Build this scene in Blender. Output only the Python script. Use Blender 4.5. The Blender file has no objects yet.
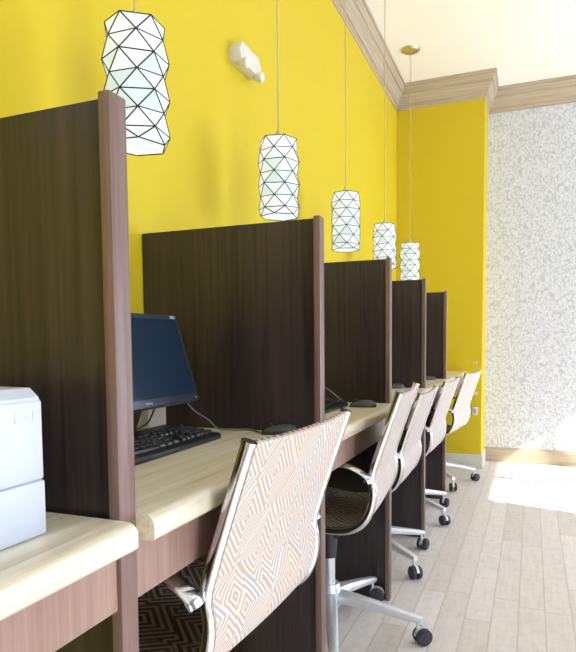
import bpy, bmesh, math, random
from mathutils import Vector, Matrix
random.seed(7)
R = math.radians
scene = bpy.context.scene
COL = scene.collection

# ------------------------------------------------------------------ materials
def lin(c):
    def f(v):
        v /= 255.0
        return v / 12.92 if v <= 0.04045 else ((v + 0.055) / 1.055) ** 2.4
    return (f(c[0]), f(c[1]), f(c[2]), 1.0)

class NT:
    """small helper round a node tree"""
    def __init__(self, name):
        self.m = bpy.data.materials.new(name); self.m.use_nodes = True
        self.t = self.m.node_tree; self.n = self.t.nodes; self.l = self.t.links
        self.b = self.n['Principled BSDF']
    def new(self, kind, **kw):
        nd = self.n.new(kind)
        for k, v in kw.items(): setattr(nd, k, v)
        return nd
    def put(self, sock, v):
        if isinstance(v, bpy.types.NodeSocket): self.l.new(v, sock)
        elif v is not None: sock.default_value = v
    def math(self, op, a, b=None, c=None):
        nd = self.new('ShaderNodeMath', operation=op)
        self.put(nd.inputs[0], a)
        if b is not None: self.put(nd.inputs[1], b)
        if c is not None: self.put(nd.inputs[2], c)
        return nd.outputs[0]
    def coord(self, which='Object'):
        return self.new('ShaderNodeTexCoord').outputs[which]
    def geo(self):
        return self.new('ShaderNodeNewGeometry').outputs['Position']
    def mapping(self, vec, scale=(1, 1, 1), rot=(0, 0, 0), loc=(0, 0, 0)):
        nd = self.new('ShaderNodeMapping'); self.put(nd.inputs['Vector'], vec)
        nd.inputs['Scale'].default_value = scale; nd.inputs['Rotation'].default_value = rot; nd.inputs['Location'].default_value = loc
        return nd.outputs[0]
    def noise(self, vec, scale=5, detail=4, rough=.55, dist=0.0, out='Fac'):
        nd = self.new('ShaderNodeTexNoise'); self.put(nd.inputs['Vector'], vec)
        nd.inputs['Scale'].default_value = scale; nd.inputs['Detail'].default_value = detail
        nd.inputs['Roughness'].default_value = rough; nd.inputs['Distortion'].default_value = dist
        return nd.outputs[out]
    def ramp(self, fac, stops, interp='LINEAR'):
        nd = self.new('ShaderNodeValToRGB'); nd.color_ramp.interpolation = interp
        e = nd.color_ramp.elements
        while len(e) < len(stops): e.new(0.5)
        for i, (p, c) in enumerate(stops):
            e[i].position = p; e[i].color = c if len(c) == 4 else (*c, 1)
        self.put(nd.inputs[0], fac)
        return nd.outputs[0]
    def mix(self, fac, a, b, mode='MIX'):
        nd = self.new('ShaderNodeMix', data_type='RGBA', blend_type=mode)
        self.put(nd.inputs['Factor'], fac); self.put(nd.inputs['A'], a); self.put(nd.inputs['B'], b)
        return nd.outputs['Result'] if 'Result' in [o.name for o in nd.outputs if o.type == 'RGBA'] and False else [o for o in nd.outputs if o.type == 'RGBA'][0]
    def mixc(self, fac, a, b, mode='MIX'):
        nd = self.new('ShaderNodeMixRGB', blend_type=mode)
        self.put(nd.inputs[0], fac); self.put(nd.inputs[1], a); self.put(nd.inputs[2], b)
        return nd.outputs[0]
    def bump(self, h, strength=.2, dist=.002):
        nd = self.new('ShaderNodeBump'); nd.inputs['Strength'].default_value = strength; nd.inputs['Distance'].default_value = dist
        self.put(nd.inputs['Height'], h); self.l.new(nd.outputs[0], self.b.inputs['Normal'])
    def set(self, **kw):
        names = dict(color='Base Color', rough='Roughness', metal='Metallic', spec='Specular IOR Level', coat='Coat Weight',
                     coatr='Coat Roughness', emit='Emission Color', emits='Emission Strength', trans='Transmission Weight', ior='IOR', sheen='Sheen Weight')
        for k, v in kw.items(): self.put(self.b.inputs[names[k]], v)
        return self

def plain(name, c, rough=.5, metal=0.0, spec=.5, var=0.06, scale=40, coat=0):
    m = NT(name); col = lin(c)
    n = m.noise(m.coord(), scale, 3)
    d = tuple(v * (1 - var) for v in col[:3]) + (1,); u = tuple(min(1, v * (1 + var)) for v in col[:3]) + (1,)
    m.set(color=m.ramp(n, [(.3, d), (.7, u)]), rough=rough, metal=metal, spec=spec, coat=coat)
    return m.m

def wood(name, dark, light, axis, rough=.35, spec=.5, fine=90, coat=0, stops=(.3, .72)):
    m = NT(name); p = m.geo()
    s = [fine, fine, fine]; s['XYZ'.index(axis)] = fine * .028
    s2 = [9, 9, 9]; s2['XYZ'.index(axis)] = .5
    n1 = m.noise(m.mapping(p, tuple(s)), 1.0, 5, .6)
    n2 = m.noise(m.mapping(p, tuple(s2)), 1.0, 3, .5, .4)
    f = m.math('ADD', m.math('MULTIPLY', n1, .6), m.math('MULTIPLY', n2, .4))
    m.set(color=m.ramp(f, [(stops[0], lin(dark)), (stops[1], lin(light))]), rough=rough, spec=spec, coat=coat)
    m.bump(n1, .06, .001)
    return m.m

M = {}
def make_materials():
    # painted wall
    def paint(name, c):
        m = NT(name); p = m.geo(); n = m.noise(p, 220, 3); col = lin(c)
        m.set(color=col, rough=.62, spec=.3)
        m.bump(n, .08, .001); return m.m
    M['yellow'] = paint('yellow_paint', (208, 185, 34))
    M['plaster'] = paint('grey_wall_paint', (176, 176, 178))
    M['ceiling'] = paint('cream_ceiling_paint', (248, 247, 242))
    # patterned wallpaper
    m = NT('leaf_wallpaper'); p = m.geo()
    w = m.noise(p, 14, 2, .5, 0, 'Color')
    add = m.new('ShaderNodeVectorMath', operation='MULTIPLY_ADD'); m.put(add.inputs[0], w); add.inputs[1].default_value = (.07, .07, .07); m.put(add.inputs[2], p)
    v = m.new('ShaderNodeTexVoronoi', feature='F1'); m.put(v.inputs['Vector'], m.mapping(add.outputs[0], (1.25, 1, .8))); v.inputs['Scale'].default_value = 54
    v2 = m.new('ShaderNodeTexVoronoi', feature='DISTANCE_TO_EDGE'); m.put(v2.inputs['Vector'], m.mapping(add.outputs[0], (1.0, 1, .7))); v2.inputs['Scale'].default_value = 42
    f = m.math('ADD', m.math('MULTIPLY', v.outputs['Distance'], .9), m.math('MULTIPLY', v2.outputs['Distance'], -.9))
    m.set(color=m.ramp(f, [(.18, lin((216, 219, 225))), (.36, lin((205, 208, 215))), (.60, lin((183, 187, 196)))]), rough=.5, spec=.4)
    M['wallpaper'] = m.m
    # taupe limed moulding
    m = NT('taupe_moulding'); p = m.geo()
    sep = m.new('ShaderNodeSeparateXYZ'); m.put(sep.inputs[0], p)
    n = m.noise(m.mapping(p, (2.5, 2.5, 150)), 1, 4, .6)
    m.set(color=m.ramp(n, [(.3, lin((166, 150, 126))), (.7, lin((196, 183, 160)))]), rough=.4, spec=.45)
    M['moulding'] = m.m
    M['pale_base'] = plain('pale_grey_baseboard', (205, 203, 196), .45)
    # planks along Y
    m = NT('pale_plank_floor'); p = m.geo()
    sep = m.new('ShaderNodeSeparateXYZ'); m.put(sep.inputs[0], p)
    W, L = .0895, .74
    xs = m.math('DIVIDE', m.math('ADD', sep.outputs[0], .0845), W); row = m.math('FLOOR', xs); fx = m.math('SUBTRACT', xs, row)
    wn = m.new('ShaderNodeTexWhiteNoise', noise_dimensions='1D'); m.put(wn.inputs['W'], row)
    ys = m.math('ADD', m.math('DIVIDE', sep.outputs[1], L), m.math('MULTIPLY', wn.outputs['Value'], 7.3)); idy = m.math('FLOOR', ys); fy = m.math('SUBTRACT', ys, idy)
    cb = m.new('ShaderNodeCombineXYZ'); m.put(cb.inputs[0], row); m.put(cb.inputs[1], idy)
    wn2 = m.new('ShaderNodeTexWhiteNoise', noise_dimensions='3D'); m.put(wn2.inputs['Vector'], cb.outputs[0])
    gx = m.math('MINIMUM', fx, m.math('SUBTRACT', 1, fx)); gy = m.math('MINIMUM', fy, m.math('SUBTRACT', 1, fy))
    gap = m.math('MINIMUM', m.math('MULTIPLY', gx, W), m.math('MULTIPLY', gy, L))
    gm = m.ramp(gap, [(.0, (.3, .3, .3, 1)), (.0024, (1, 1, 1, 1))])
    tone = m.ramp(wn2.outputs['Value'], [(0, lin((217, 209, 201))), (.5, lin((226, 219, 212))), (1, lin((232, 226, 221)))])
    off = m.new('ShaderNodeVectorMath', operation='MULTIPLY_ADD'); m.put(off.inputs[0], wn2.outputs['Color']); off.inputs[1].default_value = (9, 9, 9); m.put(off.inputs[2], p)
    g1 = m.noise(m.mapping(off.outputs[0], (60, 5, 60)), 1, 5, .65, .3); g2 = m.noise(off.outputs[0], 26, 4, .6)
    gr = m.ramp(m.math('ADD', m.math('MULTIPLY', g1, .5), m.math('MULTIPLY', g2, .5)), [(.32, (.84, .82, .79, 1)), (.55, (1, 1, 1, 1)), (.72, (1.0, 1.0, 1.0, 1))])
    c = m.mixc(1, tone, gr, 'MULTIPLY')
    c = m.mixc(m.math('SUBTRACT', 1, gm), c, lin((182, 171, 158)))
    m.set(color=c, rough=.42, spec=.4); m.bump(gm, .25, .001)
    M['floor'] = m.m
    M['panel'] = wood('espresso_laminate', (20, 18, 23), (80, 66, 62), 'Z', .33, .62, 90, 0, (.34, .8))
    M['trim'] = wood('walnut_edge_wood', (90, 68, 60), (134, 108, 98), 'Z', .38, .55, 150)
    M['apron'] = wood('walnut_apron_wood', (136, 108, 98), (172, 142, 130), 'Z', .4, .5, 110)
    # travertine grain laminate
    m = NT('vein_cut_laminate'); p = m.geo()
    n1 = m.noise(m.mapping(p, (46, 1.6, 46)), 1, 6, .62, .5); n2 = m.noise(m.mapping(p, (150, 6, 150)), 1, 4, .6)
    f = m.math('ADD', m.math('MULTIPLY', n1, .7), m.math('MULTIPLY', n2, .3))
    m.set(color=m.ramp(f, [(.33, lin((190, 173, 140))), (.47, lin((216, 206, 181))), (.62, lin((228, 223, 210)))]), rough=.33, spec=.45)
    M['worktop'] = m.m
    # maze weave fabric (UVs in metres)
    def fabric(name, line, a, b, c, sc=10.0, per=.0100):
        m = NT(name); uv = m.new('ShaderNodeUVMap'); uv.uv_map = 'UVMap'
        q = m.mapping(uv.outputs[0], (1, 1.0, 1), (0, 0, R(45)))
        v = m.new('ShaderNodeTexVoronoi', feature='F1', distance='CHEBYCHEV', voronoi_dimensions='2D'); m.put(v.inputs['Vector'], q)
        v.inputs['Scale'].default_value = sc; v.inputs['Randomness'].default_value = .75
        d = m.math('DIVIDE', v.outputs['Distance'], sc)          # metres from the diamond's middle
        ph = m.math('FRACT', m.math('DIVIDE', d, per))
        tri = m.math('ABSOLUTE', m.math('SUBTRACT', ph, .5))
        lm = m.ramp(tri, [(.24, (0, 0, 0, 1)), (.34, (1, 1, 1, 1))])
        ring = m.math('FLOOR', m.math('DIVIDE', d, per))
        sp = m.new('ShaderNodeSeparateColor'); m.put(sp.inputs[0], v.outputs['Color'])
        wn = m.new('ShaderNodeTexWhiteNoise', noise_dimensions='2D')
        cb = m.new('ShaderNodeCombineXYZ'); m.put(cb.inputs[0], m.math('MULTIPLY', sp.outputs[0], 91.7)); m.put(cb.inputs[1], ring); m.put(wn.inputs['Vector'], cb.outputs[0])
        base = m.ramp(wn.outputs['Value'], [(0, lin(a)), (.42, lin(b)), (.72, lin(c))], 'CONSTANT')
        col = m.mixc(lm, base, lin(line))
        wv = m.noise(uv.outputs[0], 900, 2)
        m.set(color=col, rough=.85, spec=.2, sheen=.15); m.bump(m.math('ADD', m.math('MULTIPLY', lm, .6), wv), .25, .0012)
        return m.m
    M['fabric'] = fabric('maze_weave_fabric', (212, 207, 201), (190, 162, 139), (184, 167, 153), (172, 167, 164))
    M['seat'] = fabric('dark_maze_weave_fabric', (180, 162, 144), (90, 72, 60), (78, 64, 55), (100, 86, 74), 8.0, .0150)
    M['chrome'] = plain('polished_chrome', (206, 207, 210), .15, 1, .5, .02)
    M['alu'] = plain('satin_aluminium', (222, 226, 230), .38, .6, .5, .04)
    M['lead'] = plain('dark_leading', (40, 38, 36), .45, .6)
    M['black'] = plain('black_plastic', (26, 28, 33), .34, 0, .5)
    M['rubber'] = plain('dark_grey_wheel', (48, 52, 58), .5)
    M['key'] = plain('black_keycap', (40, 42, 47), .3)
    M['bezel'] = plain('charcoal_bezel', (50, 57, 68), .3)
    m = NT('dark_screen'); m.set(color=lin((24, 44, 62)), rough=.2, spec=.6); M['screen'] = m.m
    M['mouse'] = plain('grey_mouse_plastic', (66, 70, 76), .25)
    M['printer'] = plain('white_printer_plastic', (198, 206, 215), .4, 0, .5, .015)
    M['seam'] = plain('grey_seam', (150, 156, 164), .5)
    M['faint'] = plain('faint_grey_print', (205, 211, 218), .5)
    M['white'] = plain('white_plastic', (214, 211, 202), .4, 0, .5, .02)
    M['lens'] = plain('clear_lens', (226, 226, 218), .15, 0, .6, .05)
    M['nickel'] = plain('brushed_nickel', (206, 200, 182), .3, 1)
    M['cord'] = plain('silver_cord', (188, 176, 140), .5, .2)
    M['cable'] = plain('grey_cable', (120, 122, 124), .5)
    M['cable_dark'] = plain('dark_cable', (40, 40, 42), .5)
    M['mark'] = plain('pale_print', (150, 165, 180), .5)
    # lit opal glass
    m = NT('lit_opal_glass')
    g = m.new('ShaderNodeNewGeometry')
    tint = m.ramp(g.outputs['Random Per Island'], [(0, (.70, .84, .82, 1)), (.45, (.90, .98, .97, 1)), (1, (1, 1, 1, 1))])
    m.set(color=lin((140, 152, 150)), rough=.2, emit=tint, emits=LAMP)
    M['opal'] = m.m
    m = NT('window_glass')
    tr = m.new('ShaderNodeBsdfTransparent'); gl = m.new('ShaderNodeBsdfGlossy'); gl.inputs['Roughness'].default_value = .02
    mx = m.new('ShaderNodeMixShader'); mx.inputs[0].default_value = .05
    m.l.new(tr.outputs[0], mx.inputs[1]); m.l.new(gl.outputs[0], mx.inputs[2])
    m.l.new(mx.outputs[0], m.n['Material Output'].inputs['Surface'])
    M['glass'] = m.m
    M['frame'] = plain('white_window_frame', (232, 231, 226), .45)

# ------------------------------------------------------------------ mesh helpers
def xf(bm, verts, mat):
    bmesh.ops.transform(bm, matrix=mat, verts=verts)

def box(bm, lo, hi, bevel=0.0, seg=2, rot=None):
    lo, hi = Vector(lo), Vector(hi); c = (lo + hi) / 2; s = hi - lo
    g = bmesh.ops.create_cube(bm, size=1.0); vs = g['verts']
    for v in vs: v.co = Vector((v.co.x * s.x, v.co.y * s.y, v.co.z * s.z))
    if bevel > 0:
        es = list({e for v in vs for e in v.link_edges})
        r = bmesh.ops.bevel(bm, geom=es, offset=bevel, segments=seg, affect='EDGES', profile=.5)
        vs = list({v for f in r['faces'] for v in f.verts} | {v for v in vs if v.is_valid})
    m = Matrix.Translation(c)
    if rot is not None: m = m @ rot
    xf(bm, vs, m)
    return vs

def cyl(bm, p0, p1, r0, r1=None, n=20, caps=True):
    r1 = r0 if r1 is None else r1
    p0, p1 = Vector(p0), Vector(p1); d = p1 - p0
    g = bmesh.ops.create_cone(bm, cap_ends=caps, segments=n, radius1=r0, radius2=r1, depth=d.length)
    xf(bm, g['verts'], Matrix.Translation((p0 + p1) / 2) @ d.to_track_quat('Z', 'Y').to_matrix().to_4x4())
    return g['verts']

def smooth_path(pts, n, closed=False):
    """Catmull-Rom through pts, resampled evenly to n points"""
    P = [Vector(p) for p in pts]; Q = []
    for i in range(len(P) - 1):
        a = P[max(i - 1, 0)]; b = P[i]; c = P[i + 1]; d = P[min(i + 2, len(P) - 1)]
        for k in range(12):
            t = k / 12
            Q.append(.5 * ((2 * b) + (c - a) * t + (2 * a - 5 * b + 4 * c - d) * t * t + (3 * b - a - 3 * c + d) * t ** 3))
    Q.append(P[-1])
    L = [0]
    for i in range(1, len(Q)): L.append(L[-1] + (Q[i] - Q[i - 1]).length)
    out = []; j = 0
    for k in range(n):
        s = L[-1] * k / (n - 1)
        while j < len(Q) - 2 and L[j + 1] < s: j += 1
        t = (s - L[j]) / max(1e-9, L[j + 1] - L[j]); out.append(Q[j].lerp(Q[j + 1], min(1, t)))
    return out, L[-1]

def tube(bm, pts, r, n=12, caps=True, flat=None, ref=(0, 1, 0)):
    """sweep a circle (or an ellipse r x flat) along pts"""
    pts = [Vector(p) for p in pts]; rings = []; ref = Vector(ref)
    for i, p in enumerate(pts):
        t = (pts[min(i + 1, len(pts) - 1)] - pts[max(i - 1, 0)]).normalized()
        u = ref - t * ref.dot(t)
        if u.length < 1e-4: u = Vector((1, 0, 0)) - t * t.x
        u.normalize(); w = t.cross(u)
        ring = []
        for k in range(n):
            a = 2 * math.pi * k / n
            ring.append(bm.verts.new(p + u * (math.cos(a) * r) + w * (math.sin(a) * (flat or r))))
        rings.append(ring)
    for a, b in zip(rings, rings[1:]):
        for k in range(n): bm.faces.new((a[k], a[(k + 1) % n], b[(k + 1) % n], b[k]))
    if caps:
        bm.faces.new(rings[0][::-1]); bm.faces.new(rings[-1])

def lathe(bm, prof, n=32, c=(0, 0, 0)):
    """prof: (radius, z) pairs"""
    rings = []
    for r, z in prof:
        if r < 1e-6: rings.append([bm.verts.new((c[0], c[1], c[2] + z))])
        else: rings.append([bm.verts.new((c[0] + r * math.cos(2 * math.pi * k / n), c[1] + r * math.sin(2 * math.pi * k / n), c[2] + z)) for k in range(n)])
    for a, b in zip(rings, rings[1:]):
        for k in range(n):
            q = (k + 1) % n
            if len(a) == 1 and len(b) > 1: bm.faces.new((a[0], b[q], b[k]))
            elif len(b) == 1 and len(a) > 1: bm.faces.new((a[k], a[q], b[0]))
            elif len(a) > 1: bm.faces.new((a[k], a[q], b[q], b[k]))

def prism(bm, outline, axis, lo, hi, bevel=0, seg=3):
    """extrude a 2-D outline along axis ('X','Y','Z') between lo and hi"""
    def pt(a, b, h):
        return {'X': (h, a, b), 'Y': (a, h, b), 'Z': (a, b, h)}[axis]
    A = [bm.verts.new(pt(a, b, lo)) for a, b in outline]; B = [bm.verts.new(pt(a, b, hi)) for a, b in outline]
    n = len(outline); fs = [bm.faces.new(A), bm.faces.new(B[::-1])]
    for i in range(n): fs.append(bm.faces.new((A[i], B[i], B[(i + 1) % n], A[(i + 1) % n])))
    if bevel:
        bmesh.ops.bevel(bm, geom=list({e for f in fs for e in f.edges}), offset=bevel, segments=seg, affect='EDGES', profile=.5)

def mesh(name, bm, mat, smooth=35):
    bmesh.ops.recalc_face_normals(bm, faces=bm.faces[:])
    me = bpy.data.meshes.new(name); bm.to_mesh(me); bm.free()
    if mat: me.materials.append(mat)
    if smooth:
        for p in me.polygons: p.use_smooth = True
        try: me.set_sharp_from_angle(angle=R(smooth))
        except Exception: pass
    return me

def link(name, me, parent=None, loc=None, rz=None):
    o = bpy.data.objects.new(name, me); COL.objects.link(o)
    if parent is not None: o.parent = parent
    if loc is not None: o.location = loc
    if rz is not None: o.rotation_euler = (0, 0, rz)
    return o

def obj(name, bm, mat, parent=None, smooth=35, label=None):
    o = link(name, mesh(name, bm, mat, smooth), parent)
    if label: o['label'] = label
    return o

def thing(name, label, cat, loc=(0, 0, 0), rz=0, group=None):
    o = bpy.data.objects.new(name, None); COL.objects.link(o); o.empty_display_size = .05
    o.location = loc; o.rotation_euler = (0, 0, rz); return tag(o, label, cat, group)

def tag(o, label, cat, group=None):
    o['label'] = label; o['category'] = cat
    if group: o['group'] = group
    return o

def struct(name, bm, mat, parent=None, smooth=0, label=None, cat=None):
    o = obj(name, bm, mat, parent, smooth)
    if parent is None:
        o['kind'] = 'structure'; o['label'] = label; o['category'] = cat
    return o

def B(): return bmesh.new()

# ------------------------------------------------------------------ measures (metres); X=0 is the yellow wall, +Y runs along the desks, Z up
ZC = 2.985                     # ceiling
XR, YB, YF = 4.0, -3.4, 5.245  # right wall, wall behind the camera, far wall
YP, XP = 4.889, .667           # front of the yellow pier and its width
XF = .530                      # front of the partitions
Y1, S = .665, .802             # far face of the first partition, spacing of stations
TOP, ZT = .7248, .760           # underside and top of the worktop
LAMP = .56

make_materials()

# ------------------------------------------------------------------ setting
def setting():
    b = B(); box(b, (-.2, YB - .2, -.1), (XR + .2, YF + .2, 0)); struct('floor', b, M['floor'], label='pale grey wood plank floor of narrow boards', cat='floor')
    b = B(); box(b, (-.2, YB - .2, ZC), (XR + .2, YF + .2, ZC + .1)); struct('ceiling', b, M['ceiling'], label='smooth cream ceiling', cat='ceiling')
    b = B(); box(b, (-.15, YB, 0), (0, YP, ZC)); struct('wall_left', b, M['yellow'], label='long bright yellow wall behind the desk partitions', cat='wall')
    b = B(); box(b, (-.15, YP, 0), (XP, YF + .15, ZC)); struct('wall_pier', b, M['yellow'], label='yellow wall pier at the end of the desk row', cat='wall')
    b = B(); box(b, (XP, YF, 0), (XR + .15, YF + .15, ZC)); struct('wall_far', b, M['wallpaper'], label='far wall in grey and white leaf wallpaper', cat='wall')
    # right wall: two tall window openings
    wins = [(-1.75, .45), (2.98, 5.12)]; zs, zh = .12, SUN_T * (XR + .12 - .80)
    b = B()
    ys = [YB] + [v for w in wins for v in w] + [YF]
    for i in range(0, len(ys), 2): box(b, (XR, ys[i], 0), (XR + .12, ys[i + 1], ZC))
    for a, c in wins:
        box(b, (XR, a, 0), (XR + .12, c, zs)); box(b, (XR, a, zh), (XR + .12, c, ZC))
    struct('wall_right', b, M['plaster'], label='pale grey right wall with tall windows', cat='wall')
    b = B(); box(b, (-.15, YB - .12, 0), (XR + .12, YB, ZC))
    struct('wall_back', b, M['plaster'], label='pale grey wall behind the camera', cat='wall')
    def window(i, a, c, z0, z1, mull, label, along='Y'):
        t = thing('window_%d' % i, label, 'window'); t['kind'] = 'structure'
        P = (lambda y, z, d0, d1, y2, z2: ((XR + d0, y, z), (XR + d1, y2, z2))) if along == 'Y' else (lambda y, z, d0, d1, y2, z2: ((y, YB - d1, z), (y2, YB - d0, z2)))
        f = B()
        for (p, q, r, s) in [(a, z0, a + .05, z1), (c - .05, z0, c, z1), (a, z0, c, z0 + .05), (a, z1 - .006, c, z1)] + [(m - .02, z0, m + .02, z1) for m in mull]:
            lo, hi = P(p, q, .03, .08, r, s); box(f, lo, hi)
        obj('window_frame', f, M['frame'], t, 0)
        g = B(); lo, hi = P(a, z0, .052, .056, c, z1); box(g, lo, hi); obj('pane', g, M['glass'], t, 0)
    window(1, 2.98, 5.12, zs, zh, [3.74, 4.45], 'tall window in the right wall near the far corner')
    window(2, -1.75, .45, zs, zh, [-1.02, -.28], 'tall window in the right wall beside the camera')
    # crown moulding: profile swept with mitres along the walls
    K = 1.1
    prof = [(0, -.158), (.006, -.158), (.007, -.146), (.014, -.141), (.014, -.130), (.022, -.128), (.022, -.120), (.026, -.112), (.033, -.092), (.043, -.076), (.052, -.067), (.052, -.058), (.060, -.056), (.062, -.046), (.068, -.034), (.074, -.026), (.074, -.016), (.085, -.014), (.085, 0), (0, 0)]
    prof = [(d, z * K) for d, z in prof]
    def sweep(path, prof, z0):
        b = B(); n = len(path); rings = []
        def nrm(p, q):
            d = (Vector(q) - Vector(p)).normalized(); return Vector((d.y, -d.x))
        for i in range(n):
            n1 = nrm(path[i - 1], path[i]) if i else None; n2 = nrm(path[i], path[i + 1]) if i < n - 1 else None
            if n1 is None: mv = n2
            elif n2 is None: mv = n1
            else: mv = (n1 + n2) / (1 + n1.dot(n2))
            rings.append([b.verts.new((path[i][0] + mv.x * d, path[i][1] + mv.y * d, z0 + z)) for d, z in prof])
        m = len(prof)
        for r, s in zip(rings, rings[1:]):
            for k in range(m): b.faces.new((r[k], r[(k + 1) % m], s[(k + 1) % m], s[k]))
        b.faces.new(rings[0]); b.faces.new(rings[-1][::-1])
        return b
    struct('trim_1', sweep([(0, YB), (0, YP), (XP, YP), (XP, YF), (XR, YF), (XR, YB)], prof, ZC), M['moulding'], smooth=25, label='taupe crown moulding running round the top of the walls', cat='moulding')
    bp = [(0, 0), (.018, 0), (.018, .068), (.015, .074), (.015, .092), (.009, .102), (.008, .112), (.004, .117), (0, .117)]
    struct('baseboard_far', sweep([(XP + .0005, YF), (XR, YF)], bp, 0), M['moulding'], smooth=25, label='taupe stepped baseboard under the patterned far wall', cat='baseboard')
    struct('baseboard_pier', sweep([(.0, YP), (XP, YP), (XP, YF)], [(0, 0), (.012, 0), (.012, .095), (.008, .108), (0, .11)], 0), M['pale_base'], smooth=25, label='pale grey baseboard round the foot of the yellow pier', cat='baseboard')

# ------------------------------------------------------------------ partitions and worktops
def carrels():
    names = ['nearest dark wood desk partition, cut by the left edge of the photo, beside the white printer',
             'second dark wood desk partition from the camera, behind the computer monitor',
             'middle one of the five dark wood desk partitions, behind the mouse and cable of the second desk',
             'fourth dark wood desk partition from the camera',
             'farthest and smallest looking dark wood desk partition, nearest the yellow pier']
    pb = B(); box(pb, (.002, -.024, .0), (XF - .017, -.003, 1.296), .001, 1); pm = mesh('board', pb, M['panel'], 30)
    tb = B(); box(tb, (XF - .017, -.035, 0), (XF, 0, 1.300), .0018, 2); tm = mesh('edge_trim', tb, M['trim'], 40)
    for i in range(5):
        t = thing('desk_partition', names[i], 'partition', (0, Y1 + S * i, 0), 0, 'dark desk partitions')
        link('board', pm, t); link('edge_trim', tm, t)
    # worktops; near end of each starts at the partition's far face
    clabel = ['nearest pale worktop, under the white printer', 'pale worktop of the first full desk, under the keyboard and monitor', 'pale worktop of the second full desk, between the second and third partitions',
              'pale worktop between the third and fourth partitions', 'pale worktop between the fourth and fifth partitions', 'farthest pale worktop, ending at the yellow pier']
    for i in range(6):
        y0 = Y1 + S * (i - 1) + .0005; y1 = Y1 + S * i - .0352
        if i == 0: y0 = -.13
        if i == 5: y1 = YP - .001
        t = thing('worktop_unit', clabel[i], 'worktop', (0, y0, 0), 0, 'pale worktops along the wall')
        L = y1 - y0
        out = [(.001, TOP), (.558 - .004, TOP), (.558, TOP + .004)]
        for k in range(7):
            a = k / 6 * math.pi / 2; out.append((.558 - .017 + .017 * math.cos(a), ZT - .015 + .015 * math.sin(a)))
        out.append((.001, ZT))
        b = B(); prism(b, out, 'Y', 0.0, L)
        obj('worktop', b, M['worktop'], t, 40)
        b = B(); box(b, (XF - .032, .0, .640), (XF - .006, L, TOP - .0005), .001, 1); obj('apron', b, M['apron'], t, 30)
        if i == 0:
            b = B(); box(b, (.002, 0, 0), (XF - .033, .028, TOP - .0005), .001, 1); obj('end_panel', b, M['panel'], t, 30)

# ------------------------------------------------------------------ pendants
def pendants():
    H, n, rows = .256, 6, 7
    zs = [0, .024] + [.024 + (.232 / 6) * k for k in range(1, 7)]   # bottom narrow band then six bands
    zs[-1] = H
    rr = [.0645, .070, .0645, .071, .0645, .071, .065, .063]
    rings = []
    rnd = random.Random(3)
    for j, z in enumerate(zs):
        ring = []
        for k in range(n):
            a = 2 * math.pi * (k + .5 * (j % 2)) / n
            ring.append(Vector((rr[j] * math.cos(a), rr[j] * math.sin(a), z + rnd.uniform(-.0025, .0025))))
        rings.append(ring)
    edges, tris = [], []
    for j in range(len(zs)):
        for k in range(n):
            edges.append((rings[j][k], rings[j][(k + 1) % n]))
            if j + 1 < len(zs):
                q0, q1 = ((k - 1) % n, k) if j % 2 == 0 else (k, (k + 1) % n)
                edges.append((rings[j][k], rings[j + 1][q0])); edges.append((rings[j][k], rings[j + 1][q1]))
                tris.append((rings[j][k], rings[j + 1][q1], rings[j + 1][q0]))
                kk = (k + 1) % n
                mid = q1
                tris.append((rings[j][k], rings[j][kk], rings[j + 1][mid]))
    b = B()
    for t in tris:
        vs = [b.verts.new(p) for p in t]; b.faces.new(vs)
    gm = bpy.data.meshes.new('glass_shade')
    for f in b.faces:
        if f.normal.dot(f.calc_center_median() * Vector((1, 1, 0)) if False else Vector((f.calc_center_median().x, f.calc_center_median().y, 0))) < 0: f.normal_flip()
    b.normal_update()
    for f in b.faces:
        c = f.calc_center_median(); 
        if f.normal.dot(Vector((c.x, c.y, 0))) < 0: f.normal_flip()
    r = bmesh.ops.solidify(b, geom=b.faces[:], thickness=.0025)
    b.to_mesh(gm); b.free(); gm.materials.append(M['opal'])
    b = B()
    for p, q in edges: cyl(b, p, q, .0015, n=6)
    lm = mesh('leading', b, M['lead'], 40)
    b = B(); lathe(b, [(.0, H - .035), (.018, H - .035), (.018, H + .004), (.011, H + .012), (.006, H + .03), (.0, H + .03)], 20)
    for k in range(3):
        a = 2 * math.pi * k / 3; cyl(b, (.015 * math.cos(a), .015 * math.sin(a), H - .004), (.058 * math.cos(a), .058 * math.sin(a), H - .004), .002, n=6)
    sm = mesh('lamp_holder', b, M['nickel'], 40)
    zb = 1.418
    b = B(); cyl(b, (0, 0, H + .028), (0, 0, ZC - zb - .018), .0023, n=8); cm = mesh('cord', b, M['cord'], 40)
    b = B(); lathe(b, [(0, ZC - zb - .026), (.012, ZC - zb - .026), (.02, ZC - zb - .022), (.05, ZC - zb - .017), (.062, ZC - zb - .008), (.064, ZC - zb), (0, ZC - zb)], 32); km = mesh('canopy', b, M['nickel'], 40)
    lab = {0: 'white faceted glass pendant lamp over the printer desk',
           1: 'largest looking faceted white glass pendant, partly behind the nearest partition',
           2: 'second faceted white glass pendant from the left, hanging above the second partition',
           3: 'middle faceted white glass pendant, hanging above the third partition',
           4: 'faceted white glass pendant second from the far end, on a faint thin cord',
           5: 'farthest faceted white glass pendant, its round ceiling canopy in view before the yellow pier'}
    for i in range(6):
        y = 1.137 + S * (i - 1); x = .212
        if i == 5: x, y = .222, 4.285
        t = thing('pendant_lamp', lab[i], 'lamp', (x, y, zb), R(17 + 41 * i if i != 1 else 67), 'faceted glass pendants above the desks')
        link('glass_shade', gm, t); link('leading', lm, t); link('lamp_holder', sm, t); link('cord', cm, t); link('canopy', km, t)

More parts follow.
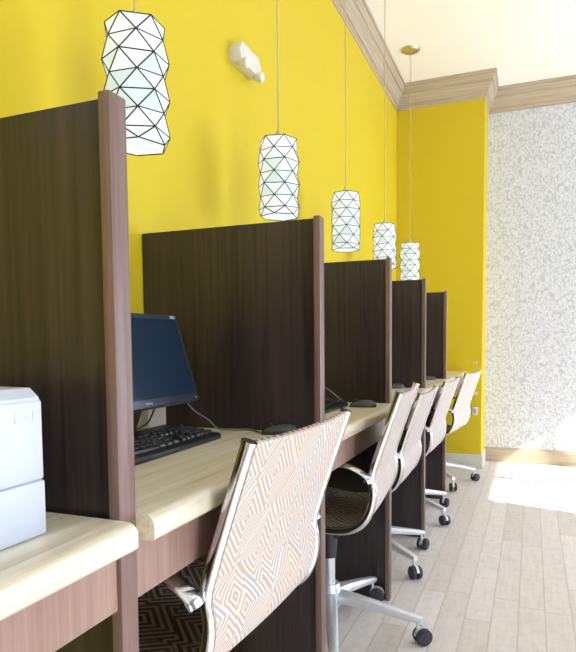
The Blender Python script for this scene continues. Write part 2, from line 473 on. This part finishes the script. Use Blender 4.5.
# ------------------------------------------------------------------ chairs
def chairs():
    W2 = .227
    pr = [(-.262, .405), (-.268, .428), (-.245, .447), (-.19, .452), (-.10, .444), (0, .432), (.09, .424), (.145, .431), (.183, .456), (.205, .498), (.2125, .545), (.207, .59), (.222, .645), (.252, .735), (.288, .84)]
    prof, L = smooth_path([(x, 0, z) for x, z in pr], 72)
    # sling
    NV = 15; th = .006
    made = []
    for side in (1, -1):
      b = B(); uvl = b.loops.layers.uv.new('UVMap'); grid = []
      for lay in (side, 0):
        rows = []
        for i, p in enumerate(prof):
            t = (prof[min(i + 1, 71)] - prof[max(i - 1, 0)]).normalized(); nrm = Vector((-t.z, 0, t.x))  # towards the sitter
            row = []
            for k in range(NV):
                u = k / (NV - 1) * 2 - 1
                q = p - nrm * (1 - u * u) * .006 + nrm * th * lay + Vector((0, u * (W2 - .003), 0))
                q -= t * (1 - u * u) * (.005 * max(0, (i - 62) / 9))
                row.append((b.verts.new(q), (u * W2 + (0 if side == -1 else 3.1), L * i / 71)))
            rows.append(row)
        grid.append(rows)
      def face(a, *r):
        f = b.faces.new([x[0] for x in (a, *r)])
        for lp, x in zip(f.loops, (a, *r)): lp[uvl].uv = x[1]
      A, Z = grid
      for rows in grid:
        for i in range(71):
            for k in range(NV - 1): face(rows[i][k], rows[i][k + 1], rows[i + 1][k + 1], rows[i + 1][k])
      for i in range(71):
        face(A[i][0], A[i + 1][0], Z[i + 1][0], Z[i][0]); face(A[i + 1][-1], A[i][-1], Z[i][-1], Z[i + 1][-1])
      for k in range(NV - 1):
        face(A[0][k + 1], A[0][k], Z[0][k], Z[0][k + 1]); face(A[71][k], A[71][k + 1], Z[71][k + 1], Z[71][k])
      made.append(mesh('seat_upholstery' if side == 1 else 'back_upholstery', b, M['seat' if side == 1 else 'fabric'], 50))
    rails = []
    for s in (-1, 1):
        b = B(); tube(b, [p + Vector((0, s * W2, 0)) for p in prof], .0098, 14, True, .0122)
        q = prof[-1] + Vector((0, s * W2, 0)); d = (prof[-1] - prof[-2]).normalized()
        tube(b, [q - d * .004, q + d * .003], .0110, 16, True, .0136)
        rails.append(mesh('side_rail', b, M['chrome'], 40))
    arms = []
    for s in (-1, 1):
        b = B()
        ap, _ = smooth_path([(.208, 0, .584), (.196, 0, .602), (.15, 0, .626), (.10, 0, .632), (.02, 0, .630), (-.06, 0, .618), (-.115, 0, .590), (-.14, 0, .545), (-.145, 0, .49), (-.140, 0, .452)], 44)
        tube(b, [p + Vector((0, s * (W2 + .029), 0)) for p in ap], .0205, 18, True, .0072)
        cyl(b, (.198, s * (W2 + .046), .592), (.198, s * (W2 + .0515), .592), .0055, n=14)
        box(b, (-.152, s * (W2 + .014) - .018, .442), (-.128, s * (W2 + .014) + .018, .462), .005, 2)
        arms.append(mesh('armrest', b, M['chrome'], 45))
    b = B()
    for x, z in [(-.20, .434), (.10, .408)]: tube(b, [(x, -W2, z), (x, W2, z)], .008, 10)
    box(b, (-.09, -.035, .378), (.10, .035, .412), .010, 2); cyl(b, (.022, 0, .262), (.022, 0, .40), .024, .036, 24); box(b, (-.215, -.014, .405), (.115, .014, .420), .004, 2)
    mech = mesh('tilt_mechanism', b, M['rubber'], 40)
    b = B(); box(b, (-.015, .03, .388), (.015, .17, .398), .004, 2); box(b, (-.022, .15, .384), (.022, .20, .402), .006, 2); lever = mesh('height_lever', b, M['black'], 40)
    b = B(); cyl(b, (0, 0, .16), (0, 0, .31), .021, .021, 24); cyl(b, (0, 0, .30), (0, 0, .392), .013, .013, 20); column = mesh('gas_lift', b, M['alu'], 40)
    b = B(); lathe(b, [(0, .088), (.034, .088), (.042, .098), (.042, .152), (.034, .172), (.0, .172)], 28); hub = mesh('base_hub', b, M['alu'], 40)
    b = B()   # one tapered arm of the star base, pointing along +X
    secs = [(.02, .052, .048, .128), (.10, .046, .040, .121), (.20, .038, .032, .104), (.285, .031, .025, .088), (.312, .026, .020, .083)]
    rings = []
    for x, w, h, zc in secs:
        ring = []
        for k in range(12):
            a = 2 * math.pi * (k + .5) / 12; ca, sa = math.cos(a), math.sin(a)
            f = (abs(ca) ** 3 + abs(sa) ** 3) ** (-1 / 3)
            ring.append(b.verts.new((x, ca * f * w / 2, zc + sa * f * h / 2)))
        rings.append(ring)
    for p, q in zip(rings, rings[1:]):
        for k in range(12): b.faces.new((p[k], p[(k + 1) % 12], q[(k + 1) % 12], q[k]))
    b.faces.new(rings[0][::-1]); b.faces.new(rings[-1])
    leg = mesh('base_leg', b, M['alu'], 40)
    # caster: hood + stem, with two wheels beside it (trailing along +X)
    b = B(); cyl(b, (0, 0, .052), (0, 0, .074), .006, n=12)
    out = [(-.012, .034)]
    for k in range(11):
        a = math.pi - k / 10 * math.pi * .95; out.append((.016 + .029 * math.cos(a), .030 + .029 * math.sin(a)))
    out.append((.03, .026))
    prism(b, out, 'Y', -.0055, .0055)
    hood = mesh('caster', b, M['alu'], 40)
    wheels = []
    for s in (-1, 1):
        b = B()
        y0, y1 = s * .0065, s * .0235
        cyl(b, (.016, y0, .0275), (.016, y1, .0275), .0275, .0262, 28)
        es = [e for e in b.edges if abs(e.verts[0].co.y - y1) < 1e-5 and abs(e.verts[1].co.y - y1) < 1e-5]
        bmesh.ops.bevel(b, geom=es, offset=.004, segments=2, affect='EDGES')
        cyl(b, (.016, y1 - s * .001, .0275), (.016, y1 + s * .002, .0275), .011, .009, 18)
        wheels.append(mesh('wheel', b, M['rubber'], 40))
    spots = [  # x, y, yaw of the seat, drop of the seat, turn of the star base, label
        (.347, 1.054, -2.2, -.003, 9, 'nearest office chair, cream and orange maze fabric back and chrome rail in the foreground'),
        (.367, 1.925, 4.0, 0.0, 2.5, 'second office chair from the camera, its patterned seat and near arm in view'),
        (.318, 2.665, .6, -.062, 40, 'third office chair from the camera, just behind the chair with the seat in view'),
        (.325, 3.455, -1.5, -.062, 43, 'fourth office chair from the camera, at the desk next to the farthest partition'),
        (.367, 4.345, -6.5, -.058, 18.5, 'farthest office chair with a patterned back, in front of the yellow pier')]
    for x, y, rz, dz, br, lab in spots:
        t = thing('office_chair', lab, 'chair', (x, y, 0), R(rz), 'office chairs along the desks')
        up = (0, 0, dz)
        o = link('seat_upholstery', made[0], t, up); o['label'] = 'dark brown maze weave facing the sitter'
        o = link('back_upholstery', made[1], t, up); o['label'] = 'cream and orange maze weave on the rear face'
        for m in rails: link('side_rail', m, t, up)
        for m in arms: link('armrest', m, t, up)
        link('tilt_mechanism', mech, t, up); link('height_lever', lever, t, up); link('gas_lift', column, t, (.022, 0, 0) if dz > -.01 else (0, 0, dz * .5))
        bo = Vector((.022 if dz > -.01 else 0, 0, 0)); link('base_hub', hub, t, bo)
        for k in range(5):
            a = R(br - rz + 72 * k)
            link('base_leg', leg, t, bo, a)
            c = link('caster', hood, t, (.300 * math.cos(a) + bo.x, .300 * math.sin(a), 0), a + R([35, -60, 120, 15, -20][k]))
            for w in wheels: link('wheel', w, c)

# ------------------------------------------------------------------ desk top things
def desk_things():
    e = .0006
    # printer
    t = thing('printer', 'boxy white printer cut by the left edge of the photo, on the nearest worktop', 'printer', (0, 0, ZT + e))
    x0, x1, y0, y1 = .10, .481, .10, .556
    b = B(); box(b, (x0, y0, .0), (x1, y1, .0608), .003, 3); obj('paper_tray', b, M['printer'], t, 40)
    b = B(); box(b, (x0 + .004, y0 + .003, .058), (x1 - .003, y1 - .003, .0625)); obj('seam_strip', b, M['seam'], t, 0)
    b = B(); box(b, (x0, y0, .0622), (x1, y1 - .0015, .150), .003, 3); obj('body', b, M['printer'], t, 40)
    b = B(); prism(b, [(x0, .148), (x1 - .001, .148), (x1 - .003, .153), (x1 - .016, .163), (x0, .166)], 'Y', y0, y1 - .004); obj('lid', b, M['printer'], t, 30)
    b = B(); yc, zc = .526, .1335
    for (a, c, d, f) in [(-.0135, .0135, .0052, .006), (-.0135, .0135, -.006, -.0052), (-.0135, -.0128, -.006, .006), (.0128, .0135, -.006, .006)]: box(b, (x1 - .0005, yc + a, zc + d), (x1 + .0008, yc + c, zc + f))
    bd = obj('badge', b, M['faint'], t, 0)
    b = B()
    for k in range(6): box(b, (x1 - .0005, yc - .009 + k * .0032, zc - .0018), (x1 + .0006, yc - .009 + k * .0032 + .0018, zc + .0018))
    obj('badge_lettering', b, M['faint'], bd, 0)
    t.scale = (1, 1, 1.075)
    # monitor: tilted back about the foot of the screen, facing +X
    t = thing('computer_monitor', 'black flat computer monitor with a dark blank screen', 'monitor', (.215, 1.093, ZT + e), 0); t_mon = t
    tilt = Matrix.Translation((.045, 0, .089)) @ Matrix.Rotation(R(-17), 4, 'Y')
    w, h = .21, .218
    def part(name, build, mat, parent, sm=35):
        b = B(); build(b); xf(b, b.verts[:], tilt); return obj(name, b, mat, parent, sm)
    hs = part('housing', lambda b: (box(b, (-.030, -w, 0), (0, w, h), .004, 2), box(b, (-.055, -w * .6, .03), (-.028, w * .6, h - .04), .012, 3)), M['bezel'], t)
    part('screen', lambda b: box(b, (-.002, -w + .013, .019), (.0006, w - .013, h - .013)), M['screen'], t, 0)
    def marks(b):
        for k in range(4): box(b, (-.001, -.012 + k * .0065, .007), (.0008, -.012 + k * .0065 + .0048, .012), .0012, 1)
    part('brand_mark', marks, M['mark'], hs, 0)
    part('power_light', lambda b: cyl(b, (-.001, w - .016, .0085), (.001, w - .016, .0085), .0022, n=12), M['white'], hs)
    part('corner_sticker', lambda b: box(b, (-.001, w - .034, h - .010), (.0007, w - .012, h - .003)), M['mark'], hs, 0)
    b = B(); prism(b, [(-.115, .004), (-.09, .004), (-.03, .15), (-.03, .20), (-.045, .20)], 'Y', -.125, .125, .003, 2); obj('neck', b, M['black'], t)
    b = B(); lathe(b, [(0, 0), (.073, 0), (.075, .005), (.066, .010), (.03, .014), (0, .014)], 40, (-.116, 0, 0)); obj('foot', b, M['black'], t)
    # keyboards
    def keyboard(loc, rz, label, keys):
        t = thing('keyboard', label, 'keyboard', loc, R(rz), 'black keyboards on the worktops')
        b = B(); prism(b, [(.0775, 0), (.0775, .011), (.070, .0145), (.050, .0150), (-.0775, .0290), (-.0775, 0)], 'Y', -.224, .224, .003, 2); obj('keyboard_base', b, M['black'], t)
        rows = [(.0385, [(-.205, .028, 3), (-.113, .100, 1), (-.0, .022, 4)]), (.0195, None), (.0005, None), (-.0185, None), (-.0375, None), (-.060, None)]
        def keymesh(w):
            b = B(); g = bmesh.ops.create_cube(b, size=1)
            for v in b.verts:
                top = v.co.z > 0; s = .82 if top else 1
                v.co = Vector((v.co.x * .0155 * s, v.co.y * (w - .0028) * (s if w < .03 else .95 if top else 1), (.0075 if top else 0)))
            bmesh.ops.bevel(b, geom=b.edges[:], offset=.0012, segments=1, affect='EDGES')
            return mesh('key', b, M['key'], 40)
        spots = []
        P = .0186
        for r, x in enumerate([.050, .0315, .013, -.0055, -.024, -.0485]):
            if r == 0: lay = [(P * 1.3)] * 3 + [.115] + [P * 1.3] * 3
            elif r == 5: lay = [P * .93] * 15
            else: lay = [P * 1.25] + [P] * (11 if r > 1 else 10) + [P * 1.5 if r < 3 else P * 1.4]
            tot = sum(lay); y = -.214; sc = .283 / tot
            for wk in lay: spots.append((x, y + wk * sc / 2, wk * sc)); y += wk * sc
            y = .078
            for k in range(3):
                if r in (0, 3, 4, 5) or (r == 1 and k == 1): spots.append((x, y + P * .5, P))
                y += P
            y = .141
            for k in range(4):
                if not (r == 5 and k < 0): spots.append((x, y + P * .5, P))
                y += P
        cache = {}
        if keys:
            for x, y, wk in spots[:100]:
                q = round(wk, 4)
                if q not in cache: cache[q] = keymesh(wk)
                zz = .0150 + (.050 - x) / .1275 * .0140 - .0008
                o = link('key', cache[q], t, (x, -y if False else y, zz)); o.rotation_euler = (0, R(6.2), 0)
        else:
            b = B()
            for x, y, wk in spots: box(b, (x - .0078, y - wk / 2 + .0014, .015), (x + .0078, y + wk / 2 - .0014, .0225 + (.05 - x) * .11), .001, 1)
            obj('key_field', b, M['key'], t)
    keyboard((.258, 1.053, ZT + e), 1.0, 'black computer keyboard in front of the monitor on the first full desk', True)
    keyboard((.335, 1.862, ZT + e), 0, 'black keyboard on the second full desk, just past the second partition', False)
    # mice
    b = B()
    prof = [(-.056, .009, .016), (-.052, .016, .024), (-.04, .026, .0285), (-.015, .034, .031), (.015, .038, .0305), (.037, .035, .029), (.050, .026, .024), (.056, .012, .014)]
    rings = []; prof = [(x * .84, h * .70, w * .88) for x, h, w in prof]
    for x, h, w in prof:
        ring = [Vector((x, w * math.cos(math.pi * k / 12) * (1.0), h * math.sin(math.pi * k / 12) ** .8)) for k in range(13)]
        rings.append([b.verts.new(v) for v in ring])
    for p, q in zip(rings, rings[1:]):
        for k in range(12): b.faces.new((p[k], p[k + 1], q[k + 1], q[k]))
        b.faces.new((p[12], p[0], q[0], q[12]))
    b.faces.new(rings[0][::-1]); b.faces.new(rings[-1])
    shell = mesh('mouse_shell', b, M['mouse'], 60)
    b = B(); cyl(b, (-.026, -.004, .0205), (-.026, .004, .0205), .0062, n=18); wheel = mesh('scroll_wheel', b, M['rubber'])
    b = B(); box(b, (-.054, -.0006, .0165), (-.012, .0006, .0345)); seam = mesh('button_gap', b, M['cable'], 0)
    for x, y, rz, lab in [(.437, 1.392, 12, 'dark mouse on the first full desk, half hidden by the nearest chair back'),
                          (.468, 2.08, 12, 'dark domed mouse on the second full desk, against the third partition'),
                          (.392, 2.985, 15, 'dark mouse on the third full desk, seen above the second chair back'),
                          (.445, 3.70, 12, 'dark mouse on the fourth full desk, seen above the far chair backs')]:
        t = thing('computer_mouse', lab, 'mouse', (x, y, ZT + e), R(rz + 0), 'dark mice on the worktops')
        link('mouse_shell', shell, t); link('scroll_wheel', wheel, t)
    # small white box behind the monitor
    b = B(); box(b, (.075, 1.292, ZT + e), (.115, 1.376, ZT + .066), .006, 3); tag(obj('power_adapter', b, M['white'], None, 40), 'small white box on the worktop behind the monitor', 'box')
    # cables
    def cable(pts, label, mat, r=.0022):
        b = B(); p, _ = smooth_path(pts, 60); tube(b, p, r, 8); tag(obj('cable', b, mat, None, 60), label, 'cable')
    z = ZT + .0032
    cable([(.178, 1.27, .86), (.165, 1.32, .858), (.16, 1.38, .845), (.18, 1.405, .81), (.22, 1.412, .785), (.25, 1.41, z), (.29, 1.405, z), (.34, 1.415, z), (.362, 1.40, z), (.385, 1.382, z)], 'thin grey cable looping from the monitor down onto the first full desk', M['cable'])
    b = B(); p, _ = smooth_path([(-.095, .077, .0035), (-.10, .127, .0135), (-.095, .187, .028), (-.065, .177, .07), (-.03, .137, .10)], 60); tube(b, p, .0022, 8); obj('power_cable', b, M['cable_dark'], t_mon, 60)
    cable([(.29, 2.10, .835), (.32, 2.10, .825), (.36, 2.10, .798), (.40, 2.085, .770), (.417, 2.069, ZT + .008)], 'pale grey cable arching down to the mouse on the second full desk', M['cable'])

# ------------------------------------------------------------------ wall things
def wall_things():
    t = thing('emergency_light', 'white emergency light box with two lamp heads high on the yellow wall', 'light', (0, 2.085, 2.022)); t.scale = (.75, .75, .75)
    b = B(); prism(b, [(-.125, .012), (-.095, .056), (.095, .056), (.125, .012), (.110, -.040), (-.110, -.040)], 'X', -.002, .062, .006, 2); obj('housing', b, M['white'], t)
    for s in (-1, 1):
        b = B(); cyl(b, (.050, s * .088, -.040), (.082, s * .088, -.046), .023, .023, 24); cyl(b, (.03, s * .088, -.03), (.055, s * .088, -.038), .014, .022, 18)
        hd = obj('lamp_head', b, M['white'], t, 40)
        b = B(); cyl(b, (.080, s * .088, -.0457), (.0845, s * .088, -.0466), .019, .016, 24); obj('lens', b, M['lens'], hd, 40)
    for x, z, w, h, lab in [(.617, .827, .030, .014, 'small white plate on the yellow pier, level with the worktop'),
                            (.618, .586, .030, .020, 'small white plate on the yellow pier, halfway down'),
                            (.619, .452, .040, .060, 'white wall outlet low on the yellow pier')]:
        t = thing('wall_plate', lab, 'wall plate', (x, YP, z), 0, 'white plates on the yellow pier')
        b = B(); box(b, (-w / 2, -.007, -h / 2), (w / 2, -.0004, h / 2), .002, 2); obj('cover', b, M['white'], t)
        b = B(); box(b, (-w / 5, -.0085, -h / 4), (w / 5, -.0065, h / 4), .001, 1); obj('insert', b, M['seam'], t)

# ------------------------------------------------------------------ light, camera
SUN_T = .728
def lights():
    w = bpy.data.worlds.new('sky'); scene.world = w; w.use_nodes = True
    bg = w.node_tree.nodes['Background']; bg.inputs[0].default_value = (.72, .81, 1.0, 1); bg.inputs[1].default_value = SKY
    s = bpy.data.lights.new('sun', 'SUN'); s.energy = SUN; s.angle = R(.6); s.color = (1, .97, .92)
    o = bpy.data.objects.new('sun', s); COL.objects.link(o)
    o.rotation_euler = Vector((-1, .275, -SUN_T)).to_track_quat('-Z', 'Y').to_euler(); o.location = (8, 0, 8)
    def portal(name, loc, rot, sx, sy):
        l = bpy.data.lights.new(name, 'AREA'); l.shape = 'RECTANGLE'; l.size = sx; l.size_y = sy; l.cycles.is_portal = True
        p = bpy.data.objects.new(name, l); COL.objects.link(p); p.location = loc; p.rotation_euler = rot
    zh = SUN_T * (XR + .12 - .80)
    portal('portal_far', (XR + .10, (2.98 + 5.12) / 2, (.12 + zh) / 2), (0, R(90), 0), zh - .12, 2.09)
    portal('portal_near', (XR + .10, (-1.75 + .45) / 2, (.12 + zh) / 2), (0, R(90), 0), zh - .12, 2.2)

def camera():
    c = bpy.data.cameras.new('camera'); o = bpy.data.objects.new('camera', c); COL.objects.link(o)
    yaw, pt, r, f, cy = .3817, -.0632, -.0087, 605.85, 382.2
    fw = Vector((-math.sin(yaw) * math.cos(pt), math.cos(yaw) * math.cos(pt), math.sin(pt)))
    rt = Vector((math.cos(yaw), math.sin(yaw), 0)); up = rt.cross(fw)
    rt, up = rt * math.cos(r) + up * math.sin(r), up * math.cos(r) - rt * math.sin(r)
    m = Matrix((rt, up, -fw)).transposed().to_4x4(); m.translation = (1.0175, 0, .985)
    o.matrix_world = m
    c.sensor_fit = 'AUTO'; c.sensor_width = 36; c.lens = f * 36 / 652; c.shift_y = (cy - 326) / 652; c.clip_start = .02
    scene.camera = o

SKY, SUN = 6.5, 10.0
setting(); carrels(); pendants(); chairs(); desk_things(); wall_things(); lights(); camera()
scene.view_settings.view_transform = 'Standard'; scene.view_settings.look = 'None'
scene.view_settings.gamma = 1; scene.view_settings.use_curve_mapping = False
scene.view_settings.exposure = 0.42
scene.cycles.max_bounces = 10; scene.cycles.diffuse_bounces = 6; scene.cycles.glossy_bounces = 5; scene.cycles.sample_clamp_indirect = 6
scene.cycles.use_denoising = True
